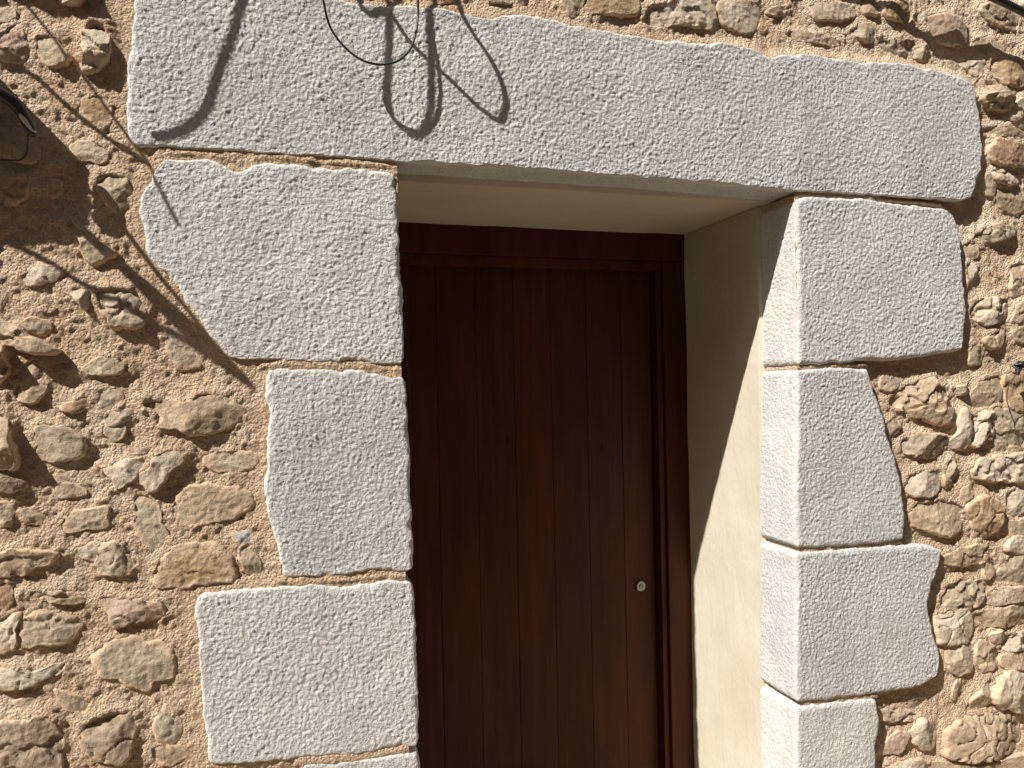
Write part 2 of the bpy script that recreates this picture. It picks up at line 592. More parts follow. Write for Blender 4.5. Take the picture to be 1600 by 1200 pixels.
OUT = []
dressed('lintel',
        [(212, -42), (300, -36), (400, -24), (480, -10), (560, 2), (610, 8), (700, 13), (745, 24), (765, 27), (790, 21), (830, 22), (860, 29), (900, 39), (960, 49), (1000, 56), (1060, 64), (1130, 66), (1180, 76), (1206, 88), (1225, 84), (1260, 85), (1300, 88), (1350, 96), (1400, 96), (1440, 104), (1480, 113), (1518, 126)],
        [(1518, 126), (1526, 148), (1531, 175), (1533, 205), (1536, 240), (1532, 275), (1520, 305), (1506, 314)],
        [(213, 229), (300, 232), (400, 238), (500, 244), (620, 251), (700, 255), (800, 262), (900, 269), (1000, 276), (1100, 284), (1240, 298), (1300, 301), (1400, 307), (1506, 314)],
        [(212, -42), (207, 20), (201, 70), (197, 140), (196, 190), (202, 220), (213, 229)],
        LINTEL_Y, .112, seed=1, rad=.008, step=.0024)
dressed('jamb_stone',
        [(248, 256), (266, 248), (300, 247), (335, 250), (358, 262), (380, 265), (405, 256), (440, 252), (470, 254), (500, 261), (560, 262), (590, 264), (617, 271)],
        [(617, 271), (622, 320), (625, 400), (630, 470), (631, 530), (630, 568)],
        [(372, 560), (400, 563), (430, 562), (480, 566), (560, 566), (600, 569), (630, 568)],
        [(248, 256), (232, 285), (214, 325), (226, 362), (229, 395), (262, 436), (300, 483), (335, 532), (352, 556), (372, 560)],
        JAMB_Y, .155, seed=2)
dressed('jamb_stone',
        [(416, 579), (440, 575), (480, 575), (550, 576), (600, 583), (633, 588)],
        [(633, 588), (637, 640), (640, 720), (643, 800), (646, 860), (645, 893)],
        [(440, 901), (480, 903), (540, 899), (600, 892), (620, 894), (645, 893)],
        [(416, 579), (413, 620), (420, 652), (415, 690), (419, 725), (412, 762), (418, 800), (431, 855), (440, 901)],
        JAMB_Y, .155, seed=3)
dressed('jamb_stone',
        [(309, 928), (325, 924), (400, 920), (480, 914), (540, 916), (570, 912), (620, 907), (646, 908)],
        [(646, 908), (650, 980), (652, 1050), (655, 1110), (654, 1166)],
        [(325, 1196), (400, 1193), (460, 1187), (500, 1185), (560, 1180), (620, 1168), (654, 1166)],
        [(309, 928), (304, 960), (309, 1000), (313, 1050), (318, 1120), (325, 1196)],
        JAMB_Y, .155, seed=4)
dressed('jamb_stone',
        [(472, 1194), (540, 1189), (590, 1184), (640, 1175), (656, 1175)],
        [(656, 1175), (659, 1240), (662, 1330), (664, 1450)],
        [(470, 1455), (560, 1453), (664, 1450)],
        [(472, 1194), (476, 1300), (474, 1390), (470, 1455)],
        JAMB_Y, .155, seed=5, step=.004)
dressed('jamb_stone',
        [(1244, 309), (1280, 306), (1330, 308), (1370, 312), (1400, 318), (1440, 321), (1470, 324), (1490, 335)],
        [(1490, 335), (1499, 360), (1505, 400), (1507, 440), (1511, 480), (1510, 515), (1506, 547)],
        [(1246, 571), (1300, 568), (1350, 564), (1400, 563), (1440, 557), (1475, 552), (1506, 547)],
        [(1244, 309), (1245, 380), (1247, 460), (1246, 571)],
        JAMB_Y, .152, seed=6, rad=.011, chip=.45)
dressed('jamb_stone',
        [(1246, 579), (1280, 575), (1320, 574), (1356, 577)],
        [(1356, 577), (1366, 605), (1380, 645), (1392, 690), (1405, 735), (1413, 780), (1416, 815), (1413, 843)],
        [(1244, 857), (1300, 856), (1370, 850), (1413, 843)],
        [(1246, 579), (1246, 660), (1244, 760), (1244, 857)],
        JAMB_Y, .152, seed=7, rad=.011, chip=.45)
dressed('jamb_stone',
        [(1244, 864), (1300, 859), (1400, 853), (1450, 852), (1474, 860)],
        [(1474, 860), (1467, 890), (1457, 915), (1452, 950), (1460, 990), (1471, 1025), (1466, 1058)],
        [(1244, 1099), (1300, 1093), (1370, 1086), (1430, 1075), (1466, 1058)],
        [(1244, 864), (1245, 950), (1244, 1020), (1244, 1099)],
        JAMB_Y, .152, seed=8, rad=.011, chip=.45)
dressed('jamb_stone',
        [(1244, 1107), (1300, 1098), (1340, 1094), (1370, 1092)],
        [(1370, 1092), (1376, 1128), (1371, 1165), (1369, 1220), (1366, 1330)],
        [(1246, 1340), (1300, 1336), (1366, 1330)],
        [(1244, 1107), (1245, 1180), (1246, 1260), (1246, 1340)],
        JAMB_Y, .152, seed=9, rad=.011, chip=.45, step=.003)
zl, zr = OUT[4][:, 1].min(), OUT[8][:, 1].min()


def quad_sides(x0, x1, z0, z1):
    return [(x0, z1), ((x0 + x1) / 2, z1 + .004), (x1, z1)], [(x1, z1), (x1, (z0 + z1) / 2), (x1, z0)], [(x0, z0), ((x0 + x1) / 2, z0), (x1, z0)], [(x0, z1), (x0 + .006, (z0 + z1) / 2), (x0, z0)]


dressed('jamb_stone', *quad_sides(-.14, .262, .02, zl - .012), JAMB_Y, .155, seed=10, step=.006, world=True)
dressed('jamb_stone', *quad_sides(1.272, 1.72, .02, zr - .012), JAMB_Y, .152, seed=11, step=.006, world=True)

# joints of the jambs, seen edge on in the reveal
for nm, lo, hi in (('joint_mortar', (XR + .015 - XL, .012, 1.40), (XR + .10 - XL, PLASTER_Y - .004, 2.03)),
                   ('joint_mortar', (XR + .0085 - XL, .010, .02), (XR + .10 - XL, PLASTER_Y - .004, 1.399)),
                   ('joint_mortar', (-.10, .020, .02), (-.016, PLASTER_Y - .004, 2.03)),
                   ('joint_mortar', (-.30, .022, 1.998), (-.006, .11, 2.03)),
                   ('joint_mortar', (XR + .02 - XL, .022, 1.998), (XR + .25 - XL, .11, 2.02))):
    box_obj(nm, lo, hi, M_MORTAR, surround)


def plaster_panel(name, corner, du, dv, nrm, nu, nv, seed):
    """hand-trowelled plaster sheet with a little waviness and thickness behind it"""
    a, b_ = np.linspace(0, 1, nu), np.linspace(0, 1, nv)
    A, B_ = np.meshgrid(a, b_)
    P = np.asarray(corner)[None, None] + A[..., None] * np.asarray(du) + B_[..., None] * np.asarray(dv)
    w = noise(P.reshape(-1, 3) + seed, .22, 3) * .004 + noise(P.reshape(-1, 3) + seed, .07, 4) * .001
    P = P.reshape(-1, 3) + w[:, None] * np.asarray(nrm)
    back = P - np.asarray(nrm) * .035
    idx = np.arange(nu * nv).reshape(nv, nu)
    F = [np.stack([idx[:-1, :-1], idx[:-1, 1:], idx[1:, 1:], idx[1:, :-1]], -1).reshape(-1, 4)]
    loop = np.concatenate([idx[0, :], idx[1:, -1], idx[-1, -2::-1], idx[-2:0:-1, 0]])
    F.append(np.stack([loop, loop + nu * nv, np.roll(loop, -1) + nu * nv, np.roll(loop, -1)], -1))
    return mesh_obj(name, np.concatenate([P, back]) - SURR, np.concatenate(F), M_PLASTER, surround)


plaster_panel('plaster_reveal', (XR, PLASTER_Y, 0), (0, YD + .10 - PLASTER_Y, 0), (0, 0, ZS + .004), (-1, 0, 0), 50, 200, 1)
plaster_panel('plaster_reveal', (XL, PLASTER_Y, 0), (0, YD + .10 - PLASTER_Y, 0), (0, 0, ZS + .004), (1, 0, 0), 50, 200, 2)
plaster_panel('plaster_soffit', (XL - .03, .106, ZS), (XR - XL + .06, 0, 0), (0, YD + .10 - .106, 0), (0, 0, -1), 120, 50, 3)

# ------------------------------------------------------------------ door frame and door
frame = thing('door_frame', 'dark brown stepped wooden door frame set deep in the cream reveal', 'door frame', (XL, YD, 0))
FW = .092
box_obj('frame_head', (-.008, 0, ZS - .088), (XR - XL + .008, .09, ZS + .008), M_WOOD, frame, .003)
box_obj('frame_stop', (FW - .0145, .012, ZS - .1185), (XR - XL - FW + .0145, .09, ZS - .0875), M_WOOD, frame, .003)
for x0, x1, s0, s1 in ((-.008, FW - .012, FW - .0105, FW + .008), (XR - XL - FW + .012, XR - XL + .008, XR - XL - FW - .008, XR - XL - FW + .0105)):
    box_obj('frame_post', (x0, .001, .01), (x1, .09, ZS - .0895), M_WOOD, frame, .003)
    box_obj('frame_stop', (s0, .014, .01), (s1, .09, ZS - .1195), M_WOOD, frame, .003)

door = thing('door', 'dark brown vertical plank door with a round steel lock', 'door', (XL, YD + .05, 0))
xs = [XL + FW + .012] + [x for x in (.443, .565, .687, .810, .932, 1.054)] + [XR - FW - .012]
for x0, x1 in zip(xs[:-1], xs[1:]):
    box_obj('plank', (x0 - XL + .0003, rng.uniform(0, .0012), .012), (x1 - XL - .0003, .03, ZS - .112), M_WOOD, door, .0022)
box_obj('backing_board', (FW - .02, .0305, .012), (XR - XL - FW + .02, .045, ZS - .105), M_WOOD, door)


def disc(name, c, r, y0, y1, mat, parent, n=40, bev=.003):
    th = np.linspace(0, 2 * np.pi, n, endpoint=False)
    prof = [(r, y1), (r, y0 + bev), (r - bev * .4, y0 + bev * .35), (r - bev, y0), (r * .02, y0)]
    V = np.concatenate([np.stack([c[0] + q * np.cos(th), np.full(n, yy), c[1] + q * np.sin(th)], -1) for q, yy in prof])
    F = [(k * n + j, k * n + (j + 1) % n, (k + 1) * n + (j + 1) % n, (k + 1) * n + j) for k in range(len(prof) - 1) for j in range(n)]
    F.append(tuple((len(prof) - 1) * n + j for j in range(n)))
    return mesh_obj(name, V, F, mat, parent, smooth=False)


lk = at(1000, 915, YD + .05)
lc = (lk[0] - XL, lk[2])
lock = disc('lock', lc, .0175, -.010, .004, M_STEEL, door)
disc('cylinder', (lc[0] + .001, lc[1]), 0.0085, -.0135, -.006, M_STEEL, lock, 24, .001)
box_obj('keyhole', (lc[0] - .0006, -.0142, lc[1] - .006), (lc[0] + .0022, -.0130, lc[1] + .006), M_DARK, lock)

# ------------------------------------------------------------------ rubble stones: traced outlines
# (corner of the traced patch, scale, stones): each stone = palette letter, how proud (mm), outline
PATCH = []


def patch(ox, oy, s, stones):
    for pal, H, pts in stones:
        PATCH.append((pal, H, [(ox + a / s, oy + b / s) for a, b in pts]))


S1 = 3.529
patch(0, 0, S1, [
    ('w', 30, [(300, -60), (460, -70), (470, 0), (445, 30), (400, 38), (340, 15)]),
    ('p', 16, [(-20, 230), (60, 150), (125, 175), (155, 260), (150, 330), (80, 355), (-20, 310)]),
    ('l', 16, [(200, 215), (290, 220), (350, 260), (390, 330), (350, 370), (270, 370), (215, 310)]),
    ('w', 30, [(500, 125), (590, 165), (610, 250), (590, 340), (530, 400), (480, 410), (460, 380), (480, 330), (455, 280), (470, 190)]),
    ('o', 7, [(460, 560), (530, 525), (590, 560), (620, 640), (590, 700), (510, 690), (450, 620)]),
    ('g', 9, [(400, 800), (480, 775), (560, 800), (600, 850), (560, 900), (470, 890), (410, 860)]),
    ('l', 18, [(530, 1000), (600, 960), (700, 990), (720, 1060), (690, 1150), (620, 1160), (560, 1080)]),
    ('t', 14, [(-40, 720), (150, 730), (230, 800), (200, 900), (60, 880), (-40, 850)]),
    ('t', 16, [(-40, 950), (120, 960), (160, 1040), (100, 1110), (-40, 1130)]),
    ('t', 8, [(260, 990), (330, 1000), (340, 1060), (270, 1080)]),
    ('g', 8, [(-30, 60), (60, 50), (90, 90), (60, 120), (-30, 125)]),
])
patch(0, 300, S1, [
    ('l', 14, [(370, 170), (410, 165), (470, 215), (520, 260), (600, 300), (640, 345), (560, 385), (490, 380), (450, 330), (440, 260), (380, 210)]),
    ('g', 26, [(525, 550), (580, 530), (690, 535), (760, 555), (795, 610), (790, 720), (690, 755), (620, 745), (600, 700), (540, 640)]),
    ('w', 22, [(400, 530), (480, 540), (510, 600), (470, 640), (420, 590)]),
    ('w', 12, [(130, 470), (200, 405), (290, 410), (340, 440), (310, 490), (220, 515), (150, 500)]),
    ('g', 12, [(120, 720), (200, 690), (270, 720), (280, 770), (210, 790), (130, 760)]),
    ('l', 18, [(475, 960), (560, 910), (640, 930), (690, 960), (640, 1000), (520, 1010), (475, 990)]),
    ('g', 5, [(910, 720), (970, 740), (1010, 800), (1110, 920), (1060, 980), (980, 970), (930, 900), (910, 800)]),
    ('d', 34, [(-60, 780), (40, 860), (50, 1000), (-20, 1060), (-60, 1000)]),
    ('t', 18, [(120, 960), (200, 920), (250, 980), (230, 1080), (160, 1110), (110, 1030)]),
    ('t', 30, [(-40, 690), (90, 740), (250, 830), (330, 880), (220, 900), (60, 850), (-40, 800)]),
])
patch(0, 600, S1, [
    ('t', 26, [(800, 90), (860, 75), (1000, 90), (1100, 60), (1250, 60), (1330, 110), (1360, 150), (1300, 220), (1180, 265), (1040, 280), (960, 240), (870, 230), (840, 160), (800, 140)]),
    ('g', 20, [(200, 260), (250, 220), (350, 235), (440, 270), (475, 350), (440, 410), (350, 420), (250, 420), (210, 370)]),
    ('r', 14, [(340, 130), (400, 90), (490, 70), (490, 120), (430, 150), (360, 150)]),
    ('g', 6, [(560, 40), (640, 30), (680, 90), (640, 140), (580, 160), (550, 120)]),
    ('g', 14, [(590, 180), (650, 150), (720, 140), (725, 190), (650, 220), (590, 230)]),
    ('w', 14, [(580, 240), (690, 225), (680, 290), (610, 300)]),
    ('w', 20, [(590, 470), (660, 430), (760, 410), (830, 405), (800, 470), (720, 540), (640, 570), (620, 530)]),
    ('w', 24, [(735, 525), (810, 470), (840, 400), (920, 370), (1000, 380), (1010, 430), (960, 470), (900, 540), (850, 590), (790, 560)]),
    ('p', 12, [(660, 360), (800, 350), (930, 335), (930, 365), (800, 385), (680, 378)]),
    ('l', 4, [(1130, 420), (1200, 370), (1330, 365), (1420, 390), (1410, 450), (1330, 480), (1210, 490), (1150, 460)]),
    ('t', 8, [(980, 610), (1060, 560), (1200, 555), (1380, 590), (1385, 690), (1300, 740), (1180, 770), (1060, 790), (980, 770), (965, 700)]),
    ('l', 7, [(740, 640), (800, 610), (870, 650), (900, 760), (935, 850), (900, 900), (830, 905), (770, 850), (740, 770)]),
    ('g', 9, [(340, 770), (390, 700), (470, 690), (590, 670), (600, 740), (600, 790), (510, 800), (430, 810), (350, 820)]),
    ('g', 14, [(550, 900), (640, 870), (700, 920), (740, 980), (720, 1040), (640, 1060), (570, 1040), (545, 980)]),
    ('w', 9, [(420, 920), (500, 880), (540, 890), (530, 960), (480, 960)]),
    ('t', 17, [(-40, 960), (60, 910), (180, 910), (320, 920), (300, 980), (200, 1010), (100, 1050), (-40, 1055)]),
    ('o', 8, [(835, 1050), (870, 980), (960, 890), (1090, 870), (1230, 890), (1300, 970), (1290, 1080), (1180, 1100), (1060, 1120), (900, 1125), (840, 1110)]),
    ('g', 10, [(1320, 905), (1380, 900), (1430, 960), (1430, 1050), (1370, 1040), (1330, 980)]),
    ('b', 9, [(1285, 820), (1370, 800), (1390, 860), (1320, 890)]),
    ('d', 24, [(-30, 480), (80, 510), (150, 530), (150, 570), (60, 590), (-30, 570)]),
    ('g', 14, [(-20, 670), (70, 660), (80, 720), (60, 780), (-20, 760)]),
    ('t', 7, [(90, 700), (170, 690), (250, 715), (230, 770), (150, 760)]),
    ('t', 9, [(300, 560), (360, 545), (440, 560), (480, 600), (420, 625), (330, 620)]),
    ('t', 7, [(300, 480), (360, 480), (380, 530), (300, 540)]),
    ('t', 36, [(-60, 140), (40, 180), (90, 330), (110, 450), (40, 460), (-60, 440)]),
    ('t', 20, [(100, 0), (240, -10), (250, 60), (170, 110), (80, 70)]),
    ('r', 8, [(510, 470), (560, 440), (565, 490), (520, 500)]),
])
patch(0, 860, S1, [
    ('p', 22, [(545, 275), (640, 250), (760, 260), (870, 280), (910, 330), (880, 370), (760, 385), (650, 420), (610, 400), (590, 330)]),
    ('l', 15, [(515, 600), (540, 540), (620, 480), (720, 470), (830, 490), (960, 530), (980, 620), (960, 690), (860, 720), (840, 770), (760, 765), (680, 720), (600, 700), (540, 670)]),
    ('g', 14, [(110, 440), (160, 350), (260, 320), (380, 340), (450, 390), (430, 470), (330, 510), (220, 520), (120, 530)]),
    ('w', 14, [(-30, 400), (70, 340), (130, 340), (100, 420), (80, 540), (-30, 550)]),
    ('w', 18, [(-30, 650), (100, 650), (220, 650), (320, 620), (350, 670), (230, 710), (130, 760), (30, 765), (-30, 740)]),
    ('g', 6, [(80, 830), (160, 800), (210, 800), (190, 850), (110, 860)]),
    ('d', 22, [(-30, 950), (100, 920), (200, 900), (270, 910), (340, 1000), (360, 1090), (310, 1230), (-30, 1230)]),
    ('d', 26, [(455, 980), (500, 910), (600, 885), (700, 890), (750, 930), (745, 1020), (720, 1090), (700, 1160), (600, 1170), (510, 1130), (450, 1060)]),
    ('w', 10, [(860, 930), (920, 840), (950, 900), (1010, 930), (1010, 1020), (960, 1070), (890, 1060), (850, 1000)]),
    ('l', 7, [(300, 770), (380, 780), (500, 830), (450, 890), (360, 860)]),
    ('t', 18, [(130, 230), (230, 210), (420, 240), (480, 275), (400, 290), (260, 275)]),
    ('r', 14, [(-20, 190), (60, 180), (80, 260), (50, 310), (-20, 300)]),
    ('t', 7, [(850, 1085), (1000, 1080), (1050, 1120), (960, 1180), (860, 1170)]),
])
patch(660, 0, 5.333, [
    ('g', 18, [(540, -60), (700, -70), (760, 0), (720, 40), (650, 30), (560, 10)]),
    ('d', 14, [(790, -60), (860, -60), (870, 10), (800, 40)]),
    ('l', 14, [(1150, 20), (1180, -50), (1320, -50), (1330, 40), (1280, 140), (1200, 120)]),
    ('o', 18, [(1350, 110), (1345, -40), (1450, -70), (1600, -70), (1800, -60), (1800, 40), (1780, 130), (1600, 140), (1450, 130)]),
    ('r', 14, [(20, -60), (300, -60), (290, 20), (150, 40), (40, 20)]),
])
patch(940, 0, 5.333, [
    ('w', 24, [(340, 200), (420, 60), (520, 20), (660, -30), (900, -40), (940, 30), (960, 120), (990, 240), (940, 265), (800, 230), (620, 220), (440, 250)]),
    ('w', 14, [(970, 30), (1100, -30), (1240, -20), (1330, 60), (1340, 200), (1220, 270), (1080, 240), (1000, 200)]),
    ('d', 12, [(1400, 90), (1440, 50), (1560, 30), (1570, 70), (1480, 115)]),
])
patch(1200, 0, 4.0, [
    ('g', 16, [(280, 20), (400, 0), (540, 10), (560, 90), (430, 125), (320, 110)]),
    ('o', 20, [(730, 30), (840, -10), (920, 40), (920, 140), (840, 120), (750, 100)]),
    ('w', 14, [(960, 80), (1040, 60), (1020, 110), (980, 130)]),
    ('p', 26, [(1030, 100), (1120, 80), (1230, 140), (1260, 220), (1265, 280), (1170, 270), (1060, 230), (1030, 160)]),
    ('p', 16, [(130, 190), (200, 175), (330, 205), (470, 235), (475, 262), (450, 280), (350, 270), (200, 245), (130, 225)]),
    ('g', 16, [(530, 185), (590, 140), (660, 150), (690, 210), (640, 255), (570, 220)]),
    ('g', 20, [(700, 220), (780, 240), (900, 235), (1000, 235), (960, 280), (860, 340), (740, 310)]),
    ('l', 20, [(940, 300), (1000, 260), (1030, 320), (1020, 365), (940, 350)]),
    ('l', 6, [(1150, 370), (1220, 350), (1260, 400), (1200, 430)]),
    ('o', 24, [(1390, 420), (1450, 350), (1620, 400), (1640, 520), (1550, 540), (1450, 500)]),
    ('t', 14, [(1290, 250), (1420, 230), (1500, 290), (1450, 340), (1330, 340)]),
    ('t', 30, [(1330, 600), (1470, 580), (1530, 640), (1500, 690), (1400, 680)]),
    ('g', 26, [(1520, 690), (1560, 620), (1640, 620), (1640, 790), (1540, 760)]),
    ('r', 22, [(1400, 900), (1480, 870), (1640, 920), (1640, 1020), (1480, 1035), (1400, 990)]),
    ('w', 18, [(1420, 1065), (1500, 1045), (1580, 1065), (1560, 1150), (1450, 1130)]),
    ('t', 18, [(1400, 0), (1500, 40), (1590, 120), (1560, 180), (1440, 150), (1340, 60)]),
    ('g', 12, [(1380, 1090), (1430, 1100), (1430, 1200), (1385, 1190)]),
    ('t', 16, [(600, -20), (700, -30), (720, 60), (640, 90), (590, 40)]),
    ('w', 14, [(1240, 380), (1320, 330), (1380, 400), (1330, 470), (1270, 430)]),
    ('t', 16, [(1360, 480), (1440, 510), (1560, 560), (1520, 590), (1420, 560)]),
    ('t', 20, [(1370, 790), (1500, 780), (1600, 820), (1640, 860), (1500, 850), (1400, 850)]),
])
patch(1200, 280, 4.0, [
    ('l', 24, [(1310, 360), (1400, 290), (1520, 290), (1560, 330), (1480, 375), (1380, 385)]),
    ('g', 14, [(1260, 540), (1310, 540), (1310, 640), (1280, 700), (1260, 640)]),
    ('t', 10, [(1240, 420), (1320, 400), (1330, 470), (1280, 490)]),
    ('w', 26, [(1290, 860), (1320, 770), (1450, 740), (1540, 800), (1500, 870), (1400, 900)]),
    ('t', 16, [(1360, 1000), (1420, 960), (1480, 940), (1470, 1030), (1400, 1050)]),
    ('g', 12, [(1300, 1040), (1350, 1060), (1360, 1140), (1280, 1140)]),
    ('t', 16, [(1560, 800), (1640, 760), (1660, 980), (1580, 1000), (1540, 900)]),
    ('t', 14, [(1540, 560), (1640, 540), (1650, 690), (1560, 720)]),
    ('t', 12, [(1440, 40), (1560, 60), (1640, 110), (1600, 200), (1480, 160)]),
])
patch(1200, 560, 4.0, [
    ('t', 34, [(800, 270), (870, 190), (1020, 130), (1090, 180), (1140, 210), (1110, 300), (1150, 310), (1140, 380), (1090, 410), (1000, 390), (900, 340), (820, 310)]),
    ('w', 24, [(1180, 190), (1260, 165), (1265, 210), (1210, 230)]),
    ('g', 26, [(860, 540), (900, 490), (1000, 470), (1130, 500), (1110, 560), (1050, 620), (950, 610), (870, 590)]),
    ('w', 24, [(880, 780), (930, 730), (1080, 700), (1080, 800), (1020, 860), (930, 860), (885, 830)]),
    ('w', 30, [(1190, 400), (1220, 330), (1260, 340), (1265, 440), (1250, 540), (1190, 550), (1155, 520), (1190, 460)]),
    ('w', 26, [(1270, 380), (1330, 350), (1420, 340), (1425, 470), (1370, 520), (1280, 540)]),
    ('l', 18, [(1120, 700), (1150, 640), (1190, 690), (1200, 760), (1150, 800), (1115, 790)]),
    ('t', 20, [(920, 950), (990, 910), (1160, 900), (1220, 960), (1200, 1080), (1100, 1110), (1020, 1080), (930, 1040)]),
    ('o', 30, [(1250, 940), (1300, 880), (1400, 870), (1450, 930), (1450, 1020), (1380, 1110), (1310, 1120), (1290, 1040)]),
    ('g', 20, [(1430, 330), (1520, 310), (1640, 340), (1640, 560), (1480, 580), (1430, 540), (1435, 430)]),
    ('o', 16, [(1500, 110), (1570, 80), (1640, 100), (1640, 330), (1530, 305), (1500, 220)]),
    ('w', 26, [(1290, 740), (1340, 640), (1440, 620), (1640, 600), (1640, 750), (1450, 770)]),
    ('g', 12, [(740, 110), (800, 85), (860, 140), (800, 200), (730, 190)]),
    ('d', 14, [(760, 410), (820, 380), (840, 440), (790, 480)]),
    ('w', 18, [(1500, 900), (1520, 830), (1640, 800), (1640, 900), (1560, 1000)]),
    ('w', 20, [(1500, 1140), (1560, 1110), (1640, 1100), (1640, 1200), (1500, 1200)]),
    ('t', 16, [(1215, 830), (1260, 800), (1280, 850), (1230, 900)]),
    ('t', 14, [(1480, 1000), (1540, 1020), (1640, 1000), (1640, 1080), (1530, 1110), (1470, 1080)]),
    ('t', 16, [(1300, 200), (1400, 130), (1480, 120), (1480, 230), (1400, 300), (1310, 290)]),
])
patch(1200, 840, 3.333, [
    ('g', 24, [(920, 340), (960, 240), (1070, 230), (1130, 240), (1120, 330), (1070, 370), (960, 385), (905, 380)]),
    ('w', 24, [(890, 430), (940, 395), (1040, 385), (1075, 430), (1060, 530), (990, 550), (900, 540)]),
    ('l', 22, [(930, 620), (980, 570), (1060, 580), (1100, 620), (1060, 690), (1000, 720), (950, 670)]),
    ('t', 18, [(920, 110), (1000, 60), (1110, 40), (1180, 60), (1160, 120), (1060, 150), (960, 150)]),
    ('l', 20, [(1200, 230), (1240, 130), (1290, 90), (1370, 90), (1370, 250), (1260, 240)]),
    ('g', 22, [(1170, 310), (1250, 260), (1370, 270), (1370, 320), (1230, 350), (1170, 350)]),
    ('t', 22, [(1100, 400), (1200, 370), (1370, 350), (1370, 440), (1220, 470), (1110, 450)]),
    ('w', 24, [(1170, 510), (1220, 490), (1240, 530), (1200, 550)]),
    ('w', 24, [(1250, 520), (1370, 500), (1370, 560), (1260, 590)]),
    ('w', 34, [(1180, 790), (1230, 720), (1370, 700), (1370, 900), (1240, 890), (1180, 850)]),
    ('t', 24, [(1060, 860), (1100, 800), (1170, 740), (1170, 830), (1120, 890)]),
    ('t', 38, [(940, 1010), (1030, 950), (1150, 910), (1310, 920), (1340, 1000), (1310, 1090), (1200, 1130), (1080, 1160), (960, 1150), (930, 1080)]),
    ('g', 18, [(610, 900), (720, 900), (800, 940), (720, 965), (630, 960)]),
    ('w', 26, [(750, 1030), (800, 955), (870, 990), (890, 1060), (830, 1110), (770, 1070)]),
    ('p', 16, [(640, 1060), (680, 1020), (740, 1030), (700, 1120), (600, 1130)]),
    ('d', 12, [(590, 1000), (640, 1010), (640, 1060), (600, 1080)]),
    ('w', 20, [(650, 1200), (780, 1160), (840, 1200), (780, 1250), (680, 1250)]),
    ('t', 20, [(1110, 545), (1190, 570), (1230, 620), (1150, 700), (1105, 650)]),
    ('w', 20, [(1250, 30), (1370, 0), (1370, 80), (1260, 70)]),
    ('t', 22, [(1240, 620), (1370, 595), (1370, 680), (1240, 680)]),
    ('t', 14, [(980, 770), (1010, 760), (1000, 830), (970, 830)]),
    ('d', 12, [(720, 840), (830, 850), (800, 900), (700, 880)]),
    ('t', 18, [(880, 1180), (960, 1175), (1100, 1190), (1200, 1160), (1370, 1130), (1370, 1250), (900, 1250)]),
    ('t', 18, [(1130, 110), (1180, 90), (1200, 180), (1150, 210)]),
])

wall = thing('house_wall', 'sunlit rubble stone wall pointed with sandy tan mortar round the doorway', 'wall', (0, .03, 0))
WALL = np.array([0, .03, 0.0])


def recess(x):
    """mean depth of the mortar behind the face of the jamb blocks"""
    return .012 + .017 * np.clip((np.asarray(x) - .9) / .5, 0, 1)


def lowfreq(x, z):
    P = p3(np.asarray(x, float), np.asarray(z, float))
    return recess(x) - .010 * noise(P, .30, 31) - .007 * noise(P, .11, 32)


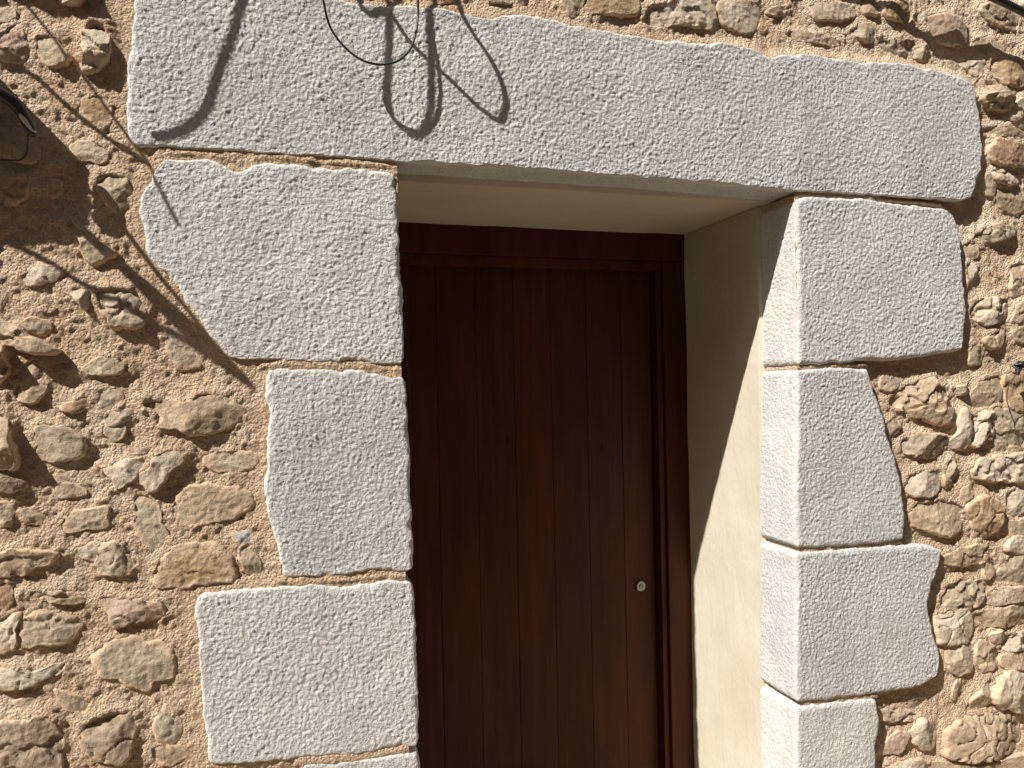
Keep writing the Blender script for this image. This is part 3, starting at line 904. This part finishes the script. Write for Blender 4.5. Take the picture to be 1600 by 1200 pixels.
def stone_mesh(poly, H, seed, res=.0046):
    """one rubble stone: an irregular, facetted, weathered lump set in the mortar. poly (n,2) in x, z."""
    r = np.random.default_rng(seed)
    c = poly.mean(0)
    per = np.linalg.norm(np.roll(poly, -1, 0) - poly, axis=1).sum()
    n = int(np.clip(per / res, 20, 110))
    O = catmull(poly, n * 4, True)
    s = np.concatenate([[0], np.cumsum(np.linalg.norm(np.diff(np.concatenate([O, O[:1]]), axis=0), axis=1))])
    t = np.linspace(0, s[-1], n, endpoint=False)
    OO = np.concatenate([O, O[:1]])
    O = np.stack([np.interp(t, s, OO[:, 0]), np.interp(t, s, OO[:, 1])], -1)
    O = c + (O - c) * (1 + .0045 / np.linalg.norm(O - c, axis=1).mean())
    rad = np.linalg.norm(O - c, axis=1)
    size = np.sqrt(rad.mean() ** 2)
    PO = p3(O[:, 0], O[:, 1], seed * .11)
    O = O + ((O - c) / rad[:, None]) * (noise(PO, .03, 41) * .20 * size + noise(PO, .011, 42) * .007)[:, None]
    m = int(np.clip(size / res * 1.1, 6, 20))
    tt = np.concatenate([np.linspace(0, .8, m, endpoint=False)[1:], np.linspace(.8, 1.0, 4)])
    V = [np.array([[c[0], c[1]]])]
    T = [np.zeros(1)]
    for k in tt:
        V.append(c + (O - c) * k)
        T.append(np.full(n, k))
    XZ = np.concatenate(V)
    T = np.concatenate(T)
    P = p3(XZ[:, 0], XZ[:, 1], seed * .11)
    h = np.clip((1 - T) / .16, 0, 1) ** .6                       # steep edge, flat top
    rel = (XZ - c) / size
    wob = .12 * noise(P, .025, 47)
    for _ in range(r.integers(4, 7)):                            # broken facets
        a = r.uniform(0, 2 * np.pi)
        pl = r.uniform(.82, 1.15) + wob - r.uniform(.05, .95) * (rel @ np.array([np.cos(a), np.sin(a)]))
        h = np.minimum(h, pl)
    if r.random() < .35 and size > .035:                                         # bedding steps
        b = rel[:, 1] * 1.0 + .35 * rel[:, 0] * r.uniform(-1, 1) + noise(P, .03, 44) * .8
        h = h - .20 * (np.sin(b * r.uniform(3.5, 6) + r.uniform(0, 3)) > .5)
    if r.random() < .15:                                         # a crack
        b = noise(P, .05, 48)
        h = h - .22 * np.exp(-(b / .025) ** 2)
    h = np.clip(h, -.1, 1.3)
    k = np.clip((1 - T) * 6, 0, 1)
    y = h * H + (noise(P, .026, 45) * .15 * min(H, .02) + noise(P, .010, 46) * .0024) * k
    y0 = lowfreq(c[0], c[1]) * .5 + .5 * lowfreq(XZ[:, 0], XZ[:, 1])
    rim = T > .999
    Y = y0 + .001 - y
    Y[rim] = y0[rim] + .008
    V3 = np.stack([XZ[:, 0], Y, XZ[:, 1]], -1)
    # skirt into the wall
    sk = V3[-n:].copy()
    sk[:, 1] += .02
    V3 = np.concatenate([V3, sk])
    lap = np.clip((T - .50) / .50, 0, 1) * .82 + .26 * np.clip((.016 - H) / .008, 0, 1)
    lap = np.concatenate([lap, np.ones(n)])
    F = [(0, 1 + (j + 1) % n, 1 + j) for j in range(n)]
    nr = len(tt)
    for q in range(nr):
        a0 = 1 + q * n
        b0 = a0 + n
        for j in range(n):
            F.append((a0 + j, a0 + (j + 1) % n, b0 + (j + 1) % n, b0 + j))
    return V3, F, lap, O


PATCH.append(('t', 58, [(-100, -70), (-60, -130), (60, -140), (170, -125), (175, -75), (60, -60)]))  # unseen projecting stone added above the view to shade the wall's top left
STONES = []
for i, (pal, H, pts) in enumerate(PATCH):
    poly = xz(pts, .012)
    if poly[:, 0].mean() > 1.3 and poly[:, 1].mean() < 2.25:
        poly = poly.mean(0) + (poly - poly.mean(0)) * 1.10
        H = H * 1.1
    else:
        H = H * (1.2 if H >= 30 else .85)
    V3, F, lap, O = stone_mesh(poly, H * .001, 500 + 3 * i)
    c = V3[:, :].mean(0)
    o = mesh_obj('stone', V3 - WALL, F, M_STONE[pal], wall, attrs={'lap': lap}, origin=c - WALL)
    STONES.append((O, H * .001))

# stones of the wall beyond the picture, one mass
def inside(poly, x, z):
    a, b = poly, np.roll(poly, -1, 0)
    x, z = np.asarray(x)[..., None], np.asarray(z)[..., None]
    c = ((a[:, 1] > z) != (b[:, 1] > z)) & (x < (b[:, 0] - a[:, 0]) * (z - a[:, 1]) / (b[:, 1] - a[:, 1] + 1e-12) + a[:, 0])
    return c.sum(-1) % 2 == 1


def in_frame(x, z, m=.0):
    q = np.array([x, 0, z]) - CAM
    w = q @ AX_W
    if w < .05:
        return False
    u, v = 800 + FOC * (q @ AX_R) / w, 600 - FOC * (q @ AX_U) / w
    return -m < u < 1600 + m and -m < v < 1200 + m


taken = [(O.mean(0), np.linalg.norm(O - O.mean(0), axis=1).max()) for O, _ in STONES]
AV, AF, AL = [], [], []
nv_ = 0
tries = 0
while tries < 5200:
    tries += 1
    x, z = rng.uniform(-1.35, 2.95), rng.uniform(.05, 3.35)
    a, b = rng.uniform(.035, .085), rng.uniform(.025, .05)
    R_ = max(a, b)
    corners = [in_frame(x + dx, z + dz) for dx in (-R_, R_) for dz in (-R_, R_)]
    if any(corners):
        continue
    if XL - .05 < x < XR + .05 and z < 2.4:
        continue
    if any((x - t[0][0]) ** 2 + (z - t[0][1]) ** 2 < (.82 * (R_ + t[1])) ** 2 for t in taken):
        continue
    if any(inside(o_, x + dx, z + dz) for o_ in OUT for dx in (-R_, 0, R_) for dz in (-R_, 0, R_)):
        continue
    k = rng.randint(6, 9)
    th0 = rng.uniform(0, 6)
    tilt = rng.uniform(-.35, .35)
    pl = []
    for j in range(k):
        th = th0 + 2 * math.pi * (j + rng.uniform(-.25, .25)) / k
        px, pz = a * math.cos(th) * rng.uniform(.8, 1.1), b * math.sin(th) * rng.uniform(.8, 1.1)
        pl.append((x + px * math.cos(tilt) - pz * math.sin(tilt), z + px * math.sin(tilt) + pz * math.cos(tilt)))
    V3, F, lap, O = stone_mesh(np.array(pl), rng.uniform(.010, .034), 2000 + tries, .009)
    taken.append((O.mean(0), np.linalg.norm(O - O.mean(0), axis=1).max()))
    STONES.append((O, .015))
    AV.append(V3 - WALL)
    AF += [tuple(q + nv_ for q in f) for f in F]
    AL.append(lap)
    nv_ += len(V3)
mass = mesh_obj('outer_rubble', np.concatenate(AV), AF, M_STONE['t'], wall, attrs={'lap': np.concatenate(AL)})
mass['kind'] = 'stuff'

# ------------------------------------------------------------------ mortar bed
def axis(lo, hi, f0, f1, fine, coarse):
    return np.concatenate([np.arange(lo, f0, coarse), np.arange(f0, f1, fine), np.arange(f1, hi + coarse, coarse)])


gx = axis(-1.5, 3.1, -.62, 2.16, .0037, .02)
gz = axis(0.0, 3.5, .40, 2.68, .0037, .02)
GX, GZ = np.meshgrid(gx, gz)
near = np.full(GX.shape, 1.0)          # distance to the nearest stone outline, 0 inside
lift = np.zeros(GX.shape)


def dist_to_poly(O, X, Z):
    a, b = O, np.roll(O, -1, 0)
    ab = b - a
    P = np.stack([X, Z], -1)[..., None, :]
    t = np.clip(((P - a) * ab).sum(-1) / ((ab * ab).sum(-1) + 1e-12), 0, 1)
    d = np.linalg.norm(P - (a + t[..., None] * ab), axis=-1)
    return d.min(-1)


def region(O, m):
    i0, i1 = np.searchsorted(gx, O[:, 0].min() - m), np.searchsorted(gx, O[:, 0].max() + m)
    j0, j1 = np.searchsorted(gz, O[:, 1].min() - m), np.searchsorted(gz, O[:, 1].max() + m)
    return slice(j0, j1), slice(i0, i1)


for O, H in STONES:
    sj, si = region(O, .03)
    X, Z = GX[sj, si], GZ[sj, si]
    if X.size == 0:
        continue
    Od = O[::2] if len(O) > 40 else O
    d = dist_to_poly(Od, X, Z)
    ins = inside(Od, X, Z)
    # mortar feathers up on to the stone, more on its upper left, less under its lower edge
    c = O.mean(0)
    way = ((X - c[0]) * -.3 + (Z - c[1])) / (np.hypot(X - c[0], Z - c[1]) + 1e-6)
    up = np.clip(H - .004, .0, .016) * (.38 + .34 * way) * np.exp(-(np.where(ins, 0, d) / .014) ** 1.3)
    up = np.where(ins, up - .016 * np.clip((d - .007) / .008, 0, 1), up)
    lift[sj, si] = np.where(np.abs(up) > np.abs(lift[sj, si]), up, lift[sj, si])
edge_m = np.zeros(GX.shape)
flush = np.zeros(GX.shape)
near2 = np.zeros(GX.shape)
for O in OUT:
    Od = O[::max(1, len(O) // 260)]
    sj, si = region(Od, .05)
    for j0 in range(sj.start, sj.stop, 12):
        jj = slice(j0, min(j0 + 12, sj.stop))
        X, Z = GX[jj, si], GZ[jj, si]
        if X.size == 0:
            continue
        d = dist_to_poly(Od, X, Z)
        ins = inside(Od, X, Z)
        near2[jj, si] += np.where(ins, 1, np.exp(-(d / .020) ** 1.5))
        flush[jj, si] = np.maximum(flush[jj, si], np.where(ins, 1, np.exp(-(d / .020) ** 1.5)))
        edge_m[jj, si] = np.maximum(edge_m[jj, si], np.where(ins, 1, np.exp(-(d / .012))))
P = p3(GX, GZ)
Y = lowfreq(GX, GZ)
side = np.clip((GX - 1.30) / .06, 0, 1) * np.clip((2.12 - GZ) / .1, 0, 1)   # to the right the blocks stand proud
joint = np.clip((near2 - flush) * 1.6, 0, 1)                       # between two blocks the pointing is nearly flush
side = side * (1 - joint)
target = .0045 - .0035 * joint * (GX < .8) + .002 * joint * (GX > .8) + .018 * side
wgt = np.maximum(flush * (.85 - .65 * side), joint * .97)
Y = Y * (1 - wgt) + target * wgt
Y -= lift
rough = .0050 * noise(P, .034, 51) + .0042 * noise(P, .017, 52) + .0040 * noise(P, .0092, 53)
Y -= rough * (1 - .35 * flush) * (1 - .2 * joint)
nvz, nux = GX.shape
idx = np.arange(nvz * nux).reshape(nvz, nux)
cxm = .25 * (GX[:-1, :-1] + GX[1:, 1:] + GX[:-1, 1:] + GX[1:, :-1])
czm = .25 * (GZ[:-1, :-1] + GZ[1:, 1:] + GZ[:-1, 1:] + GZ[1:, :-1])
keep = ~((cxm > XL - .012) & (cxm < XR + .012) & (czm < ZS + .02))
for O in OUT:                                                      # nothing needed behind the dressed blocks
    sh = O.mean(0) + (O - O.mean(0)) * (1 - .035 / np.linalg.norm(O - O.mean(0), axis=1))[:, None]
    sh = sh[::max(1, len(sh) // 120)]
    sj, si = region(sh, 0)
    keep[sj, si] &= ~inside(sh, cxm[sj, si], czm[sj, si])
F = np.stack([idx[:-1, :-1], idx[:-1, 1:], idx[1:, 1:], idx[1:, :-1]], -1)[keep]
used = np.unique(F)
remap = np.full(nvz * nux, -1)
remap[used] = np.arange(len(used))
V = np.stack([GX, Y, GZ], -1).reshape(-1, 3)[used]
mesh_obj('mortar_bed', V - WALL, remap[F], M_MORTAR, wall, attrs={'edge': edge_m.ravel()[used], 'pale': (np.clip((P[..., 0] - .5) / .8, 0, 1) * np.clip((P[..., 2] - 1.2) / 1.0, 0, 1)).ravel()[used]})

# ------------------------------------------------------------------ cables
KX, KZ = SUN[0] / SUN[1], SUN[2] / SUN[1]


def caster(pts, p, y=0.0):
    """points out from the wall by p whose shadows fall on the wall at these pixels"""
    p = np.interp(np.linspace(0, 1, len(pts)), np.linspace(0, 1, np.size(p)), np.atleast_1d(p))
    out = []
    for (u, v), q in zip(pts, p):
        w = at(u, v, y)
        out.append((w[0] - KX * q, y - q, w[2] - KZ * q))
    return np.array(out)


def seen(pts, p):
    p = np.interp(np.linspace(0, 1, len(pts)), np.linspace(0, 1, np.size(p)), np.atleast_1d(p))
    return np.array([at(u, v, -q) for (u, v), q in zip(pts, p)])


def cable(name, P, r, label, group=None, n=70, mat=None, cat='cable'):
    o = tube(name, P - P[0], r, mat or M_CABLE, None, n, 10)
    o.location = P[0]
    return tag(o, label, cat, group)


loopP = seen([(498, -90), (499, -40), (506, 5), (516, 42), (537, 72), (566, 94), (596, 101), (622, 95), (641, 77), (650, 50), (653, 20), (653, -30), (650, -90)], [.078, .074, .066, .062, .058, .056, .054, .046, .036, .026, .017, .015, .015])
cable('hanging_cable', loopP, .0024, 'thin black cable hanging in a round loop over the lintel', n=110)
main = np.concatenate([seen([(-500, -230), (0, -220), (300, -215), (700, -205), (1100, -185), (1300, -125)], [.045]),
                       seen([(1393, -77), (1423, -52), (1458, -34), (1498, -24), (1548, -5), (1600, 20), (1680, 70), (1760, 160)], [.045])])
cable('facade_cable', main, .0105, 'thick black cable sagging across the upper right corner of the wall', n=160)
cable('dangling_cable', caster([(392, -60), (378, 0), (362, 60), (345, 110), (325, 165), (300, 195), (265, 212), (243, 216)], [.125, .140], LINTEL_Y), .0044,
      'thick cable end above the picture whose curved shadow falls on the left of the lintel')
cable('dangling_cable', caster([(609, -60), (608, 60), (606, 150), (615, 185), (635, 207), (652, 213), (665, 200), (673, 160), (672, 100), (671, 50), (668, -60)], [.145], LINTEL_Y), [.0042, .0042, .0030, .004, .0042, .0042],
      'thick cable loop above the picture throwing the narrow upright shadow on the lintel', n=110)
cable('dangling_cable', caster([(590, -30), (605, 10), (620, 35), (645, 70), (700, 120), (740, 160), (775, 187), (788, 180), (792, 160), (785, 130), (765, 90), (735, 45), (718, 15), (700, -25)], [.125], LINTEL_Y), .0042,
      'slim cable loop above the picture throwing the slanting loop shadow on the lintel', n=110)
cable('dangling_cable', caster([(548, -30), (560, 2), (573, 18), (588, 20), (603, 8), (612, -25)], [.12, .12], LINTEL_Y), .0045,
      'short cable bight above the picture shadowing the top edge of the lintel')
cable('overhead_wire', caster([(-120, 0), (0, 85), (60, 125), (120, 180), (180, 228), (238, 262)], [.16, .155], .012), .0040,
      'thin wire left of the picture throwing the upper slanting shadow line on the mortar')
cable('overhead_wire', caster([(0, -40), (60, 30), (110, 90), (165, 165), (240, 268), (292, 365)], [.20, .23], .008), .0030,
      'thin wire left of the picture whose shadow reaches the top left jamb block')
cable('overhead_wire', caster([(-120, 310), (0, 372), (80, 415), (150, 462), (220, 502), (270, 522), (330, 560)], [.26, .28], .012), .0056,
      'wire left of the picture throwing the lower slanting shadow line over the rubble')
cable('overhead_wire', caster([(98, 328), (150, 380), (200, 425), (240, 462), (290, 510), (345, 560), (400, 610)], [.16, .30], .012), [.007, .009, .011, .016, .018, .005],
      'thick tapering cable left of the picture throwing the broad slanting shadow beside the jamb')
cable('overhead_wire', caster([(128, 285), (165, 325), (205, 370), (255, 436), (300, 490), (348, 552)], [.15, .26], .012), [.004, .005, .004],
      'wire added unseen left of the picture to shade the slanting edge of the top left jamb')  # extra wire, added only as a shadow caster
clampP = seen([(-70, 120), (-20, 138), (18, 158), (36, 180), (48, 203), (54, 213)], [.10, .06, .045])
cl = thing('cable_clamp', 'black glossy cable clip at the left edge of the wall', 'clip', tuple(clampP[0]))
tube('cable', clampP - clampP[0], [.012, .012, .011, .010, .009, .005], M_CABLE, cl, 40, 12)
tube('tie', seen([(44, 205), (43, 225), (41, 240), (30, 250), (0, 249)], [.045, .02]) - clampP[0], .0016, M_CABLE, cl, 30, 6)
tube('tie_end', seen([(27, 166), (31, 176), (40, 190), (50, 203), (57, 205)], [.064, .058]) - clampP[0], [.003, .0055, .0045, .002, .003], M_TIE, cl, 24, 8)
bx0 = at(-20, 100, 0)
blocker = box_obj('blocker_box', (-.30, -.080, -.15), (0, .03, 0), M_BOX, None, .006)  # box added out of view so that its shadow darkens the rubble
blocker.location = (bx0[0], 0, bx0[2])
tag(blocker, 'grey junction box added unseen beyond the left edge to shade the rubble wall', 'box')
kn = at(1592, 575, -.03)
kt = np.linspace(0, 7 * math.pi, 60)
KP = np.stack([.012 * np.cos(kt) * (1 + .3 * np.sin(3.3 * kt)), -.008 * np.sin(2.1 * kt), .014 * np.sin(kt * 1.07) * (1 + .3 * np.cos(1.7 * kt))], -1)
knot = thing('cable_knot', 'small black knot of wire with a trailing end at the right edge', 'cable', tuple(kn))
tube('coil', KP, .0034, M_CABLE, knot, 150, 6)
tube('tail', seen([(1588, 585), (1577, 600), (1573, 622), (1578, 642), (1586, 664)], [.035, .012]) - kn, .0014, M_CABLE, knot, 30, 6)
